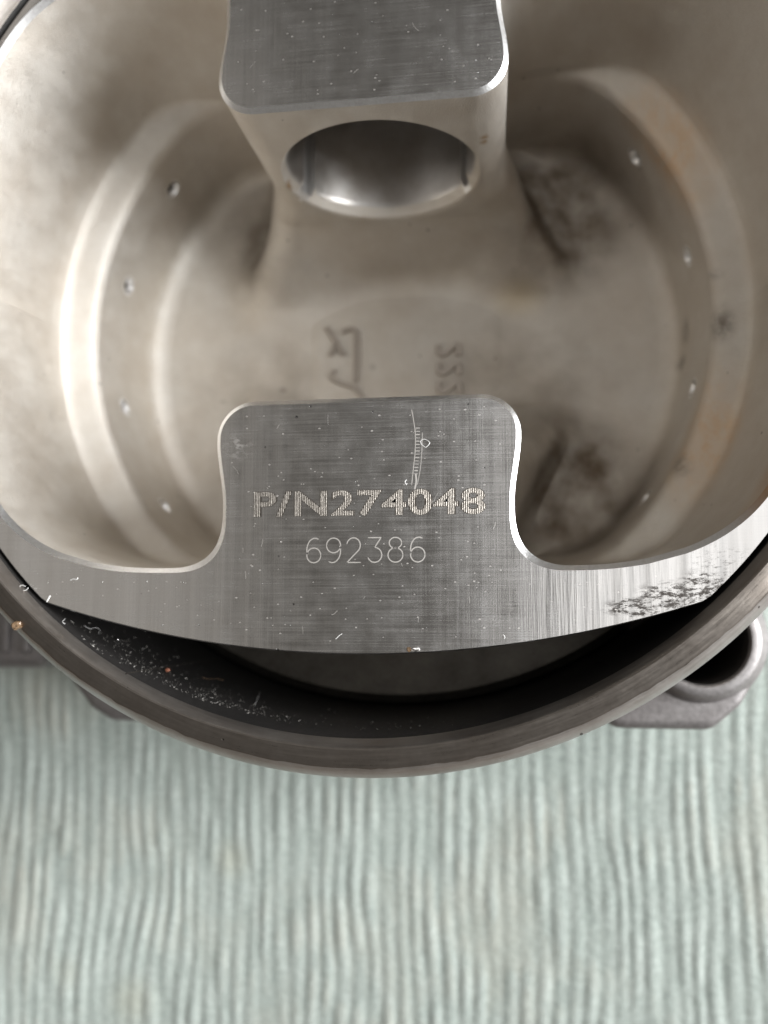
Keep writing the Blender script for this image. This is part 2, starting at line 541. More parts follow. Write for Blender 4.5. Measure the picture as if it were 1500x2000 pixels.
def make_cloth():
    x0, x1, y0, y1 = -150, 140, -165, 150
    nx, ny = 640, 300
    xs, ys = np.linspace(x0, x1, nx), np.linspace(y0, y1, ny)
    X, Y = np.meshgrid(xs, ys)
    warp = (vnoise(X / 26 + 5, Y / 17 + 9, 1) - 0.5) * 1.7 + (vnoise(X / 5 + 5, Y / 12 + 2, 2) - 0.5) * 1.2
    ph = (X + warp) / 2.5
    t = ph - np.floor(ph)
    rib = np.sin(np.pi * t) ** 0.8
    idx = np.floor(ph)
    amp = 0.15 + 0.85 * vnoise(idx * 0.73 + 40, Y / 7.0, 3)
    beads = 0.7 + 0.6 * vnoise(idx * 1.31 + 80, Y / 2.2, 4)
    Z = CLOTH_Z + 0.42 * rib * amp * beads + (vnoise(X / 40 + 3, Y / 40 + 3, 6) - 0.5) * 1.6 - 0.5
    V = np.c_[X.ravel(), Y.ravel(), Z.ravel()]
    i = np.arange(nx * ny).reshape(ny, nx)
    Fq = np.c_[i[:-1, :-1].ravel(), i[:-1, 1:].ravel(), i[1:, 1:].ravel(), i[1:, :-1].ravel()]
    me = bpy.data.meshes.new('ribbed_cloth')
    me.vertices.add(len(V))
    me.vertices.foreach_set('co', (V * MM).ravel())
    me.loops.add(Fq.size)
    me.loops.foreach_set('vertex_index', Fq.ravel().astype(np.int32))
    me.polygons.add(len(Fq))
    me.polygons.foreach_set('loop_start', np.arange(0, Fq.size, 4, dtype=np.int32))
    me.polygons.foreach_set('loop_total', np.full(len(Fq), 4, dtype=np.int32))
    me.polygons.foreach_set('use_smooth', np.ones(len(Fq), dtype=bool))
    me.update(calc_edges=True)
    at = me.attributes.new('rib', 'FLOAT', 'POINT')
    at.data.foreach_set('value', (np.clip(rib * amp * 1.25, 0, 1)).ravel().astype(np.float32))
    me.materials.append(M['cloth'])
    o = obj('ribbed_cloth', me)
    sol = o.modifiers.new('thickness', 'SOLIDIFY')
    sol.thickness = 0.0008
    sol.offset = -1
    return tag(o, 'pale aqua cotton cloth with wavy raised ribs under the engine parts', 'cloth')


make_cloth()

# ---------------------------------------------------------------- piston
RP = 49.75          # skirt radius
ZF = -41.0          # crown underside
ZB = -29.0          # top of the ring belt
ZBOT = -53.0
HOLE_Z, HOLE_R = -15.4, 11.35


def smin(a, b, k):
    h = np.maximum(k - np.abs(a - b), 0.0) / k
    return np.minimum(a, b) - h * h * k * 0.25


def interp(z, tab):
    t = np.array(sorted(tab))
    return np.interp(z, t[:, 0], t[:, 1])


RW = [(0, 47.3), (-2, 47.0), (-10, 46.2), (-20.5, 45.1), (-21.8, 44.8), (-22.4, 44.4), (-22.75, 43.9), (-23.7, 41.5), (-24.1, 41.0), (-24.9, 40.6), (-30, 39.9), (-41, 39.2)]
YL = [(0, 33.3), (-5, 33.2), (-15, 32.6), (-24, 32.0), (-30, 31.0), (-41, 30.0)]


def cavity(x, y, z, parts=False):
    """positive inside the hollow of the piston"""
    ch = np.maximum(z + 0.5, 0.0)                     # 0.5 mm chamfer all round the opening
    rear = (y > 0)
    rw = interp(z, RW) + np.where(rear, 1.2, 0.0) * np.clip((z + 22) / 22, 0, 1)
    yl = interp(z, YL) + np.where(rear, 1.8, 0.0) * np.clip((z + 22) / 22, 0, 1)
    wall = smin(rw - np.hypot(x, y), yl - np.abs(y), interp(z, [(0, 8.0), (-12, 7.0), (-22, 3.5), (-41, 3.5)])) + ch
    ay = np.abs(y)
    x = np.where(y < 0, x - 0.65 * np.clip(-y / 12, 0, 1), x)      # the near boss sits a little to the right
    hw = 15.75 - 0.75 * np.clip((ay - 20) / 7, 0, 1) ** 2 * (3 - 2 * np.clip((ay - 20) / 7, 0, 1))
    hw = hw - 0.03 * np.minimum(-z, 24)
    fz = np.clip((-z - 28.0) / 13.0, 0, 1) ** 1.35      # the foot of the boss spreads towards the crown
    yf = 15.95 - 0.02 * np.minimum(-z, 24) - fz * (4.2 + 4.4 * np.clip(np.abs(x) / 21, 0, 1.1) ** 2)
    fw = np.clip((-z - 20.0) / 21.0, 0, 1) ** 1.25
    u_ = np.clip((ay - yf + 1.0) / 18.0, 0, 1)
    hw = hw + 8.4 * fw * (1 - u_ * u_ * (3 - 2 * u_))
    r = 4.0 + 0.6 * fw
    qx, qy = np.abs(x) - (hw - r), (yf + r) - ay
    box = np.hypot(np.maximum(qx, 0), np.maximum(qy, 0)) + np.minimum(np.maximum(qx, qy), 0) - r
    boss = box + ch
    s = smin(wall, boss, 5.5)
    fl = z - ZF
    cx = np.clip((np.abs(x) - 7) / 8, 0, 1)
    s2 = np.minimum(s, smin(boss, fl, 3.5 + 1.8 * cx + 5.0 * np.clip((ay - 8) / 6, 0, 1) * cx))
    s3 = np.minimum(s2, smin(wall, fl, 3.5))
    if parts:
        return wall, boss, fl
    return s3


def base_outline():
    """target points of the rays, one closed loop, counter-clockwise seen from above"""
    q = []
    for x in np.linspace(0, 9.5, 26, endpoint=False): q.append((x, -15.95, 0))
    for a in np.linspace(0, 1, 40, endpoint=False):
        q.append((9.5 + 6.2 * math.sin(a * math.pi / 2), -15.95 - 5.0 * (1 - math.cos(a * math.pi / 2)), 1))
    for t in np.linspace(0, 1, 40, endpoint=False): q.append((15.7 - 1.0 * math.sin(t * math.pi), -20.95 - 9 * t, 1))
    for t in np.linspace(0, 1, 30, endpoint=False): q.append((15.7 + 5 * (1 - math.cos(t * math.pi / 2)), -29.95 - 3.3 * math.sin(t * math.pi / 2), 1))
    for t in np.linspace(0, 1, 26, endpoint=False): q.append((20.7 + 8 * t, -33.25, 1))
    for a in np.linspace(math.atan2(-33.25, 30.5), 0, 110, endpoint=False):
        q.append((47 * math.cos(a), 47 * math.sin(a), 1))
    h = [(x, -y, f) for (x, y, f) in q[1:]][::-1]
    right = q + [(47, 0, 1)] + h                      # bottom centre -> right -> just before top centre
    left = [(-x, y, f) for (x, y, f) in right[1:]][::-1]
    return np.array(right + [(0, 15.95, 0)] + left)


def build_piston_mesh():
    Q = base_outline()
    s = np.clip((np.abs(Q[:, 0]) - 4.0) / 11.0, 0, 1)
    s = s * s * (3 - 2 * s)
    ox = np.sign(Q[:, 0]) * np.where(Q[:, 2] > 0.5, np.maximum(31 * s, 0), np.maximum(31 * s, np.abs(Q[:, 0]) * 1.0))
    ox = np.where(np.abs(ox) < np.abs(Q[:, 0]) * (np.abs(Q[:, 0]) < 10), Q[:, 0], ox)
    O = np.c_[ox, np.zeros(len(Q))]
    D = Q[:, :2] - O
    L = np.linalg.norm(D, axis=1)
    D /= L[:, None]
    N = len(Q)
    zs = [0.0, -0.25, -0.5, -0.7, -1.2]
    zs += list(np.linspace(-2, -20, 19))
    zs += list(np.linspace(-20.6, -26.6, 26))
    zs += list(np.linspace(-27.2, -37, 26))
    zs += list(ZF + 4.0 * (1 - np.linspace(0.04, 1.0, 34)) ** 1.9 + 0.03)
    T = np.linspace(0.0, 1.7, 500)
    loops = []
    for z in zs:
        tt = T[None, :] * (L[:, None] + 1.5)
        X = O[:, 0:1] + D[:, 0:1] * tt
        Y = O[:, 1:2] + D[:, 1:2] * tt
        Fv = cavity(X, Y, np.full_like(X, z))
        neg = Fv < 0
        k = np.argmax(neg, axis=1)
        k = np.maximum(k, 1)
        ar = np.arange(N)
        lo, hi = tt[ar, k - 1], tt[ar, k]
        for _ in range(14):
            mid = (lo + hi) / 2
            v = cavity(O[:, 0] + D[:, 0] * mid, O[:, 1] + D[:, 1] * mid, np.full(N, z))
            lo = np.where(v >= 0, mid, lo)
            hi = np.where(v < 0, mid, hi)
        r = (lo + hi) / 2
        loops.append(np.c_[O[:, 0] + D[:, 0] * r, O[:, 1] + D[:, 1] * r, np.full(N, z)])
    V = [tuple(p) for lp in loops for p in lp]
    Fc, MI = [], []
    for a in range(len(zs) - 1):
        for i in range(N):
            j = (i + 1) % N
            Fc.append((a * N + i, (a + 1) * N + i, (a + 1) * N + j, a * N + j)[::-1])
            MI.append(2 if zs[a] > -0.49 else 1)
    b = (len(zs) - 1) * N
    # crown underside: simple grid-free fill with CDT
    def cdt_fill(rings, keep, zz, up, mat, ids):
        pts = [Vector((p[0], p[1])) for r_ in rings for p in r_]
        edges, off = [], 0
        for r_ in rings:
            n_ = len(r_)
            edges += [(off + i, off + (i + 1) % n_) for i in range(n_)]
            off += n_
        co, _, fs, ov, _, _ = delaunay_2d_cdt(pts, edges, [], 0, 1e-7)
        mp = {}
        for k_, o_ in enumerate(ov):
            if o_:
                mp[k_] = ids[o_[0]]
            else:
                mp[k_] = len(V)
                V.append((co[k_][0], co[k_][1], zz))
        for f in fs:
            c_ = sum((co[v_] for v_ in f), Vector((0, 0))) / len(f)
            if keep(c_):
                g = [mp[v_] for v_ in f]
                ar_ = sum(co[f[i]][0] * co[f[(i + 1) % len(f)]][1] - co[f[(i + 1) % len(f)]][0] * co[f[i]][1] for i in range(len(f)))
                if (ar_ > 0) != up:
                    g = g[::-1]
                Fc.append(tuple(g))
                MI.append(mat)
    last = loops[-1]
    seam = {}
    ids = []
    for i in range(N):
        key = round(float(O[i, 0]), 4) if abs(O[i, 0]) < 30.9 else math.copysign(31.0, O[i, 0])
        if key not in seam:
            seam[key] = len(V)
            V.append((key, 0.0, zs[-1]))
        ids.append(seam[key])
    for i in range(N):
        j = (i + 1) % N
        f = (b + i, ids[i], ids[j], b + j) if ids[i] != ids[j] else (b + i, ids[i], b + j)
        Fc.append(f[::-1])
        MI.append(1)
    # outer wall
    NO = 360
    ang = np.linspace(0, 2 * math.pi, NO, endpoint=False)

    def outer(z, rr):
        c, s_ = np.cos(ang), np.sin(ang)
        r = np.full(NO, rr)
        if z > ZB + 0.001:
            for sg in (1, -1):                       # flats over the pin bosses: arcs of radius 110
                cy, R2 = -sg * 68.0 * -1 * 1.0, 110.0 - (RP - rr)
                # centre at (0, +68) for the front arc, (0, -68) for the rear one
                cy = 68.0 * sg
                bq = s_ * cy
                t = bq + np.sqrt(np.maximum(bq * bq - (cy * cy - R2 * R2), 0))
                r = np.minimum(r, t)
        return np.c_[r * c, r * s_, np.full(NO, z)]
    prof = [(0.0, RP - 0.12), (-0.12, RP), (-8, RP), (-20, RP), (ZB + 1.0, RP), (ZB + 0.01, RP)]
    olo = [outer(z, r) for z, r in prof]
    for z, r in [(ZB, RP - 1.2), (ZB - 0.8, RP - 0.1), (-32, RP - 0.1), (-32, 45.5), (-34, 45.5), (-34, RP - 0.1), (-38, RP - 0.2), (-38, 46), (-39.5, 46),
                 (-39.5, RP - 0.2), (-43, RP - 0.3), (-43, 46), (-44.2, 46), (-44.2, RP - 0.3), (ZBOT + 1, RP - 0.5), (ZBOT, RP - 1.5)]:
        olo.append(outer(-99, r) * np.array([1, 1, 0]) + np.array([0, 0, z]))
    ob = len(V)
    for lp in olo:
        V.extend(tuple(p) for p in lp)
    for a in range(len(olo) - 1):
        for i in range(NO):
            j = (i + 1) % NO
            Fc.append((ob + a * NO + i, ob + (a + 1) * NO + i, ob + (a + 1) * NO + j, ob + a * NO + j)[::1])
            MI.append(0 if a < 5 else 3)
    lb = ob + (len(olo) - 1) * NO
    Fc.append(tuple(lb + i for i in range(NO))[::-1])
    MI.append(0)
    # flat machined face between outer wall and opening
    inner, out = loops[0], olo[0]
    cdt_fill([out, inner], lambda c_: inside(c_, out) and not inside(c_, inner), 0.0, True, 0,
             [ob + i for i in range(NO)] + list(range(N)))
    return V, Fc, MI


def inside(c, ring):
    x, y = c[0], c[1]
    X, Y = ring[:, 0], ring[:, 1]
    X2, Y2 = np.roll(X, -1), np.roll(Y, -1)
    cond = (Y > y) != (Y2 > y)
    with np.errstate(divide='ignore', invalid='ignore'):
        xi = (X2 - X) * (y - Y) / (Y2 - Y) + X
    return bool(np.count_nonzero(cond & (x < xi)) % 2)


def boolean(me, cutters, solver='MANIFOLD'):
    o = bpy.data.objects.new('tmp', me)
    col.objects.link(o)
    cs = []
    for c in cutters:
        co = bpy.data.objects.new('tmpc', c)
        col.objects.link(co)
        cs.append(co)
        md = o.modifiers.new('b', 'BOOLEAN')
        md.operation = 'DIFFERENCE'
        md.object = co
        try:
            md.solver = solver
        except TypeError:
            md.solver = 'EXACT'
        md.material_mode = 'TRANSFER' if hasattr(md, 'material_mode') and md.solver == 'EXACT' else md.material_mode
    dg = bpy.context.evaluated_depsgraph_get()
    out = bpy.data.meshes.new_from_object(o.evaluated_get(dg), preserve_all_data_layers=True, depsgraph=dg)
    for q in [o] + cs:
        bpy.data.objects.remove(q)
    return out


def fix_normals(me):
    bm = bmesh.new()
    bm.from_mesh(me)
    bmesh.ops.recalc_face_normals(bm, faces=bm.faces)
    bm.to_mesh(me)
    bm.free()


def cutter_mesh(V, Fc, mat=None):
    me = mesh('cut', V, Fc, mat or M['bore'])
    fix_normals(me)
    return me


PV, PF, PM = build_piston_mesh()
pm = mesh('piston_solid', PV, PF, [M['machined'], M['cast'], M['chamfer'], M['machined']], mat_idx=PM)
fix_normals(pm)
cuts = []
# pin bore, chamfered where it breaks out of each boss face
for sg in (1, -1):
    prof = [(0.0, 11.0), (13.3, 11.0), (13.3, 15.2), (12.15, 15.75), (11.6, 16.9), (HOLE_R, 17.5), (HOLE_R, 46.0), (0.0, 46.0)]
    prof = [(max(r, 0.001), y * sg) for r, y in prof]
    V, Fc = [], []
    V2, F2 = lathe(prof[1:-1], 96, 'y', (0, 0, HOLE_Z), closed=False)
    V += V2
    n_ = 96
    P_ = len(prof) - 2
    F2.append(tuple(i * P_ for i in range(n_)))
    F2.append(tuple(i * P_ + P_ - 1 for i in range(n_)))
    cuts.append(cutter_mesh(V, F2))
    # circlip groove near the outer end
    # two oil grooves along the bore
    for ang_, rr in ((-154, 1.15), (-29, 0.8)):
        a = math.radians(ang_)
        V3, F3 = lathe([(rr, 16.4 * sg), (rr, 45 * sg)], 20, 'y', (HOLE_R * math.cos(a), 0, HOLE_Z + HOLE_R * math.sin(a)), closed=False)
        F3.append(tuple(i * 2 for i in range(20)))
        F3.append(tuple(i * 2 + 1 for i in range(20)))
        cuts.append(cutter_mesh(V3, F3))
OIL = [35.3, 12.9, -12.9, -35.4, 144.7, 167.1, 192.9, 215.4]
for dg_ in OIL:
    a = math.radians(dg_)
    V4, F4 = [], []
    ax = Vector((math.cos(a), math.sin(a), 0))
    up = Vector((0, 0, 1))
    side = ax.cross(up)
    for k_, (d, r) in enumerate(((37.5, 1.9), (39.75, 1.15), (40.6, 0.75), (46.0, 0.75))):
        for i in range(20):
            t = 2 * math.pi * i / 20
            V4.append(tuple(ax * d + up * (-30.0 + r * math.sin(t)) + side * r * math.cos(t)))
    for k_ in range(3):
        for i in range(20):
            j = (i + 1) % 20
            F4.append((k_ * 20 + i, k_ * 20 + j, (k_ + 1) * 20 + j, (k_ + 1) * 20 + i))
    F4.append(tuple(range(20)))
    F4.append(tuple(60 + i for i in range(20)))
    cuts.append(cutter_mesh(V4, F4))
solid_n = len(pm.polygons)
pb = boolean(pm, cuts)
print('PISTON faces', solid_n, '->', len(pb.polygons), 'mats', [m.name if m else None for m in pb.materials])


def split_piston(me, parent):
    n = len(me.polygons)
    me.materials.clear()
    for m in (M['machined'], M['cast'], M['chamfer'], M['bore'], M['stain_shade']):
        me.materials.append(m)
    co = np.zeros(n * 3)
    me.polygons.foreach_get('center', co)
    co = co.reshape(-1, 3) / MM
    no = np.zeros(n * 3)
    me.polygons.foreach_get('normal', no)
    no = no.reshape(-1, 3)
    x, y, z = co.T
    r = np.hypot(x, y)
    mi = np.ones(n, dtype=np.int32)
    mi[(z > -0.01) & (no[:, 2] > 0.9)] = 0
    mi[(r > 49.0)] = 0
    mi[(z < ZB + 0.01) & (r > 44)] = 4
    outer = (np.hypot(x, np.abs(y) + 68) > 109.7) & (z < -0.001)
    mi[outer & (z > ZB + 0.3)] = 0
    wall, boss, fl = cavity(x, y, z, True)
    insidec = cavity(x, y, z)
    mi[(z > -0.5) & (z < -0.005) & ~outer & (r < 49)] = 2
    rb = np.hypot(x, z - HOLE_Z)
    inb = (rb < HOLE_R + 1.9) & (np.abs(y) > 15.0) & (boss < 0.3) & (z < -0.6) & ((no[:, 0] * x + no[:, 2] * (z - HOLE_Z)) < -0.25 * np.maximum(rb, 1)) & (np.abs(y) < 46)
    mi[inb] = 3
    mi[inb & (rb > HOLE_R + 0.12) & (np.abs(y) < 17.6)] = 1
    for ga, gr in ((-154, 1.15), (-29, 0.8)):
        g_ = math.radians(ga)
        gd = np.hypot(x - HOLE_R * math.cos(g_), z - HOLE_Z - HOLE_R * math.sin(g_))
        mi[(gd < gr + 0.05) & (rb > HOLE_R + 0.02) & (np.abs(y) > 15) & (z < -2)] = 2
    for d_ in OIL:
        a_ = math.radians(d_)
        off_ = np.hypot(x * math.sin(a_) - y * math.cos(a_), z + 30.0)
        near = (off_ < 1.38) & (x * math.cos(a_) + y * math.sin(a_) > 38)
        mi[near & (r < 41.5) & (off_ > 0.3)] = 2
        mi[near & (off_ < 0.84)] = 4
    me.polygons.foreach_set('material_index', mi)
    me.polygons.foreach_set('use_smooth', np.ones(n, dtype=bool))
    me.set_sharp_from_angle(angle=math.radians(28))
    cn = np.zeros(len(me.loops) * 3)
    me.corner_normals.foreach_get('vector', cn)
    cn = cn.reshape(-1, 3)
    bossy = (boss < wall + 0.5) & (np.abs(y) > 3) & (np.abs(x) < 22) | inb | ((np.abs(x) < 15.2) & (np.abs(y) > 15) & (z > ZB + 0.5))
    reg = np.zeros(n, dtype=int)                       # 0 skirt
    reg[(z < -27.0)] = 1                              # crown
    reg[bossy & (z > ZF + 0.6) & (fl > 0.3) & (np.abs(y) < 45) & (r < 49) & ((z > -27) | (boss < 4))] = 2
    reg[(reg == 2) & (y > 0)] = 3
    lv = np.zeros(len(me.loops), dtype=np.int32)
    me.loops.foreach_get('vertex_index', lv)
    ls = np.zeros(n, dtype=np.int32)
    lt = np.zeros(n, dtype=np.int32)
    me.polygons.foreach_get('loop_start', ls)
    me.polygons.foreach_get('loop_total', lt)
    vc = np.zeros(len(me.vertices) * 3)
    me.vertices.foreach_get('co', vc)
    vc = vc.reshape(-1, 3)
    names = {0: ('skirt', None), 1: ('crown', None), 2: ('pin_boss', 'near pin boss with the part number on its flat face'),
             3: ('pin_boss', 'far pin boss with its open pin bore facing the camera')}
    for k, (nm, lab) in names.items():
        sel = np.nonzero(reg == k)[0]
        loops = np.concatenate([np.arange(ls[i], ls[i] + lt[i]) for i in sel])
        vv = lv[loops]
        uniq, inv = np.unique(vv, return_inverse=True)
        m2 = bpy.data.meshes.new(nm)
        m2.vertices.add(len(uniq))
        m2.vertices.foreach_set('co', vc[uniq].ravel())
        m2.loops.add(len(loops))
        m2.loops.foreach_set('vertex_index', inv.astype(np.int32))
        m2.polygons.add(len(sel))
        st = np.concatenate([[0], np.cumsum(lt[sel])[:-1]])
        m2.polygons.foreach_set('loop_start', st.astype(np.int32))
        m2.polygons.foreach_set('loop_total', lt[sel])
        m2.polygons.foreach_set('material_index', mi[sel])
        m2.update(calc_edges=True)
        m2.polygons.foreach_set('use_smooth', np.ones(len(sel), dtype=bool))
        for m in (M['machined'], M['cast'], M['chamfer'], M['bore'], M['stain_shade']):
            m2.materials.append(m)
        m2.normals_split_custom_set(cn[loops].tolist())
        obj(nm, m2, parent, lab)


piston = thing('piston', 'upturned aluminium piston with machined face, pin bosses and engraved part number, seated in the cylinder', 'piston', (0, 0, ZBOT))
split_piston(pb, piston)

# raised pad with forging marks on the crown underside
pv, pf = [], []
pad = [(-13.2, -20), (-12.0, -21), (12.0, -21), (13.2, -20), (13.2, 20), (12.0, 21), (-12.0, 21), (-13.2, 20)]
for z, s_ in ((ZF - 0.2, 1.12), (ZF + 0.05, 1.08), (ZF + 0.16, 0.97)):
    pv += [(x * s_, y * (1 + (s_ - 1) * 0.9), z) for x, y in pad]
for a in range(2):
    for i in range(8):
        j = (i + 1) % 8
        pf.append((a * 8 + i, a * 8 + j, (a + 1) * 8 + j, (a + 1) * 8 + i))
pf.append(tuple(range(16, 24)))
obj('crown_pad', mesh('crown_pad', pv, pf, M['cast'], True, sharp=50), piston)

PADZ = ZF + 0.42
def px_path(pts, z, n=6):
    p = np.array([face_pt(a, b, z) for a, b in pts])
    return smooth_path(p, n) if len(p) > 2 else np.array([p[0] + (p[1] - p[0]) * t for t in np.linspace(0, 1, 6)])


def stroke_solid(paths, width, z, h):
    """raised strokes with sloped sides"""
    V, Fc = [], []
    for p in paths:
        p = np.asarray(p)
        d = np.gradient(p, axis=0)
        d /= np.maximum(np.linalg.norm(d, axis=1, keepdims=True), 1e-9)
        nn = np.c_[-d[:, 1], d[:, 0]]
        b = len(V)
        for i in range(len(p)):
            for s_, zz in ((0.5, z - 0.05), (0.32, z + h), (-0.32, z + h), (-0.5, z - 0.05)):
                V.append((p[i, 0] + nn[i, 0] * s_ * width, p[i, 1] + nn[i, 1] * s_ * width, zz - (0.45 if zz < z else 0)))
        for i in range(len(p) - 1):
            for k in range(3):
                Fc.append((b + 4 * i + k, b + 4 * i + k + 1, b + 4 * (i + 1) + k + 1, b + 4 * (i + 1) + k))
        Fc.append((b, b + 3, b + 2, b + 1))
        e = b + 4 * (len(p) - 1)
        Fc.append((e, e + 1, e + 2, e + 3))
    return V, Fc


marks_l = [[(668, 648), (684, 642), (694, 650), (694, 690), (694, 745)],
           [(638, 640), (652, 662), (671, 694)], [(656, 672), (650, 684), (643, 694)],
           [(652, 722), (648, 738), (668, 748), (690, 756), (706, 776)]]
marks_r = [[(855, 674), (856, 688), (866, 692), (880, 682), (893, 672), (896, 694)],
           [(857, 708), (856, 724), (866, 729), (880, 719), (893, 709), (897, 731)],
           [(858, 745), (857, 761), (867, 766), (881, 756), (894, 746), (898, 768)]]
for mk, nm in ((marks_l, 'number in cast strokes at the left of the crown pad'), (marks_r, 'row of three 2s cast at the right of the crown pad')):
    V, Fc = stroke_solid([px_path(p, PADZ) for p in mk], 0.9, PADZ, 0.3)
    obj('cast_number', mesh('cast_number', V, Fc, M['mark'], True, sharp=40), piston, nm)

# engraved part number: letters cut as flat hatched strokes
def text_mesh(txt, x0, x1, ybase, height, z, mat, bold):
    cu = bpy.data.curves.new('txt', 'FONT')
    cu.body = txt
    cu.size = 1.0
    cu.offset = bold
    cu.space_character = 1.06
    cu.resolution_u = 6
    t = bpy.data.objects.new('txt', cu)
    col.objects.link(t)
    dg = bpy.context.evaluated_depsgraph_get()
    me = bpy.data.meshes.new_from_object(t.evaluated_get(dg), depsgraph=dg)
    bpy.data.objects.remove(t)
    co = np.zeros(len(me.vertices) * 3)
    me.vertices.foreach_get('co', co)
    co = co.reshape(-1, 3)
    mn, mx = co.min(0), co.max(0)
    cap0, cap1 = mn[1], mx[1]
    co[:, 0] = (x0 + (co[:, 0] - mn[0]) / (mx[0] - mn[0]) * (x1 - x0)) * MM
    co[:, 1] = (ybase + (co[:, 1] - cap0) / (cap1 - cap0) * height) * MM
    co[:, 2] = z * MM
    me.vertices.foreach_set('co', co.ravel())
    me.materials.clear()
    me.materials.append(mat)
    me.update()
    return me


pn = obj('part_number', text_mesh('P/N274048', -10.85, 12.75, -28.17, 2.62, 0.012, M['engraved'], 0.020), piston)

obj('letter_edge', text_mesh('P/N274048', -10.92, 12.82, -28.24, 2.76, 0.006, M['groove'], 0.040), pn)

# thin single-stroke serial number 692386
def arc(cx, cy, rx, ry, a0, a1, n=14):
    return [(cx + rx * math.cos(math.radians(a)), cy + ry * math.sin(math.radians(a))) for a in np.linspace(a0, a1, n)]


def lin(a, b, n=4):
    return [(a[0] + (b[0] - a[0]) * t, a[1] + (b[1] - a[1]) * t) for t in np.linspace(0, 1, n)]


G6 = [arc(0.5, 0.30, 0.48, 0.30, 0, 360, 28), arc(0.58, 0.52, 0.56, 0.48, 65, 205, 20)]
G9 = [[(1 - x, 1 - y) for x, y in s] for s in G6]
G2 = [arc(0.5, 0.70, 0.46, 0.30, 170, -35, 20) + lin((0.86, 0.50), (0.05, 0.0)) + lin((0.10, 0.0), (1.0, 0.0))]
G3 = [lin((0.05, 1.0), (0.95, 1.0)) + lin((0.90, 0.97), (0.50, 0.60)), [(0.5, 0.60)] + arc(0.50, 0.30, 0.48, 0.30, 80, -160, 22)]
G8 = [arc(0.5, 0.78, 0.42, 0.22, 0, 360, 26), arc(0.5, 0.29, 0.5, 0.29, 0, 360, 28)]
G = {'6': G6, '9': G9, '2': G2, '3': G3, '8': G8}
gx = [-5.30, -3.27, -1.22, 0.93, 3.03, 5.27]
ser = []
for ch_, x in zip('692386', gx):
    for s in G[ch_]:
        ser.append([(x + px * 1.5, -32.87 + py * 2.48) for px, py in s])
ser = [[(x, y) for x, y in s] for s in ser]
V, Fc = ribbon(ser, 0.11, 0.010)
obj('serial_number', mesh('serial_number', V, Fc, M['thin']), piston)

# scored track above the part number
V, Fc = ribbon([px_path([(804, 800), (808, 822), (811, 845), (811, 880), (808, 910), (804, 948)], 0)], 0.07, 0.008)
v2, f2 = ribbon([px_path([(825, 845), (824, 880), (821, 915), (815, 947)], 0)], 0.055, 0.008)
Fc += [tuple(i + len(V) for i in f) for f in f2]
V += v2
yy = 836
while yy < 930:
    l, r_ = 811.5 - max(0, yy - 880) * 0.06, 820 - max(0, yy - 880) * 0.09
    v2, f2 = ribbon([px_path([(l, yy), (r_, yy)], 0)], rnd.uniform(0.05, 0.13), 0.008)
    Fc += [tuple(i + len(V) for i in f) for f in f2]
    V += v2
    yy += 6.4
v2, f2 = ribbon([px_path([(812, 925), (813, 940), (810, 956)], 0)], 0.16, 0.006)
Fc += [tuple(i + len(V) for i in f) for f in f2]
V += v2
obj('score_mark', mesh('score_mark', V, Fc, M['thin']), piston)

# small scratches and nicks on the two flats: ribbons of random length, joined
V, Fc = [], []
def add_r(path, w, z=0.007):
    global V, Fc
    v2, f2 = ribbon([path], w, z)
    Fc += [tuple(i + len(V) for i in f) for f in f2]
    V += v2
k = 0
while k < 290:
    x, y = rnd.uniform(-40, 40), rnd.choice([rnd.uniform(-41, -16.5), rnd.uniform(-41, -16.5), rnd.uniform(16.5, 34)])
    c0 = cavity(np.array([x]), np.array([y]), np.array([0.0]))[0]
    if c0 > -0.8 or math.hypot(x, abs(y) + 68) > 109 or math.hypot(x, y) > 48.5:
        continue
    k += 1
    if rnd.random() < 0.93:
        s_ = rnd.uniform(0.05, 0.11)
        add_r([(x, y), (x + s_, y + rnd.uniform(-.05, .05)), (x + 2 * s_, y)], s_ * rnd.uniform(.8, 1.5))
    else:
        a = rnd.uniform(0.6, 2.2)
        l_ = rnd.uniform(0.3, 1.3)
        p0, p1 = np.array([x, y]), np.array([x + l_ * math.cos(a), y + l_ * math.sin(a)])
        if cavity(np.array([p1[0]]), np.array([p1[1]]), np.array([0.0]))[0] > -0.3: continue
        pm_ = (p0 + p1) / 2 + nrg.normal(0, l_ * 0.06, 2)
        add_r(smooth_path([p0, pm_, p1], 5), rnd.uniform(0.02, 0.045))
o = obj('fine_nicks', mesh('fine_nicks', V, Fc, M['thin']), piston)
o['kind'] = 'stuff'

# ---------------------------------------------------------------- cylinder
cyl = thing('engine_cylinder', 'iron cylinder liner in cast alloy body with stud holes, its brown rim circling the piston', 'cylinder', (0, 0, CLOTH_Z + 1.0))
prof = [(50.1, -62.0), (50.1, 0.45), (50.14, 0.6), (50.72, 2.0), (50.8, 2.12), (50.95, 2.2), (52.55, 1.75), (52.8, 1.6), (53.75, 0.35), (53.95, 0.0),
        (54.0, -0.6), (54.0, -24.0), (56.5, -24.5), (57.5, -62.0)]
V, Fc = lathe(prof, 420)
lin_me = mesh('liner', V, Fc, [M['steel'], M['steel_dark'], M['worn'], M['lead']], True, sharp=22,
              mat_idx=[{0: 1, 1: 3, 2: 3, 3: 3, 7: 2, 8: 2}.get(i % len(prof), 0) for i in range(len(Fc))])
fix_normals(lin_me)
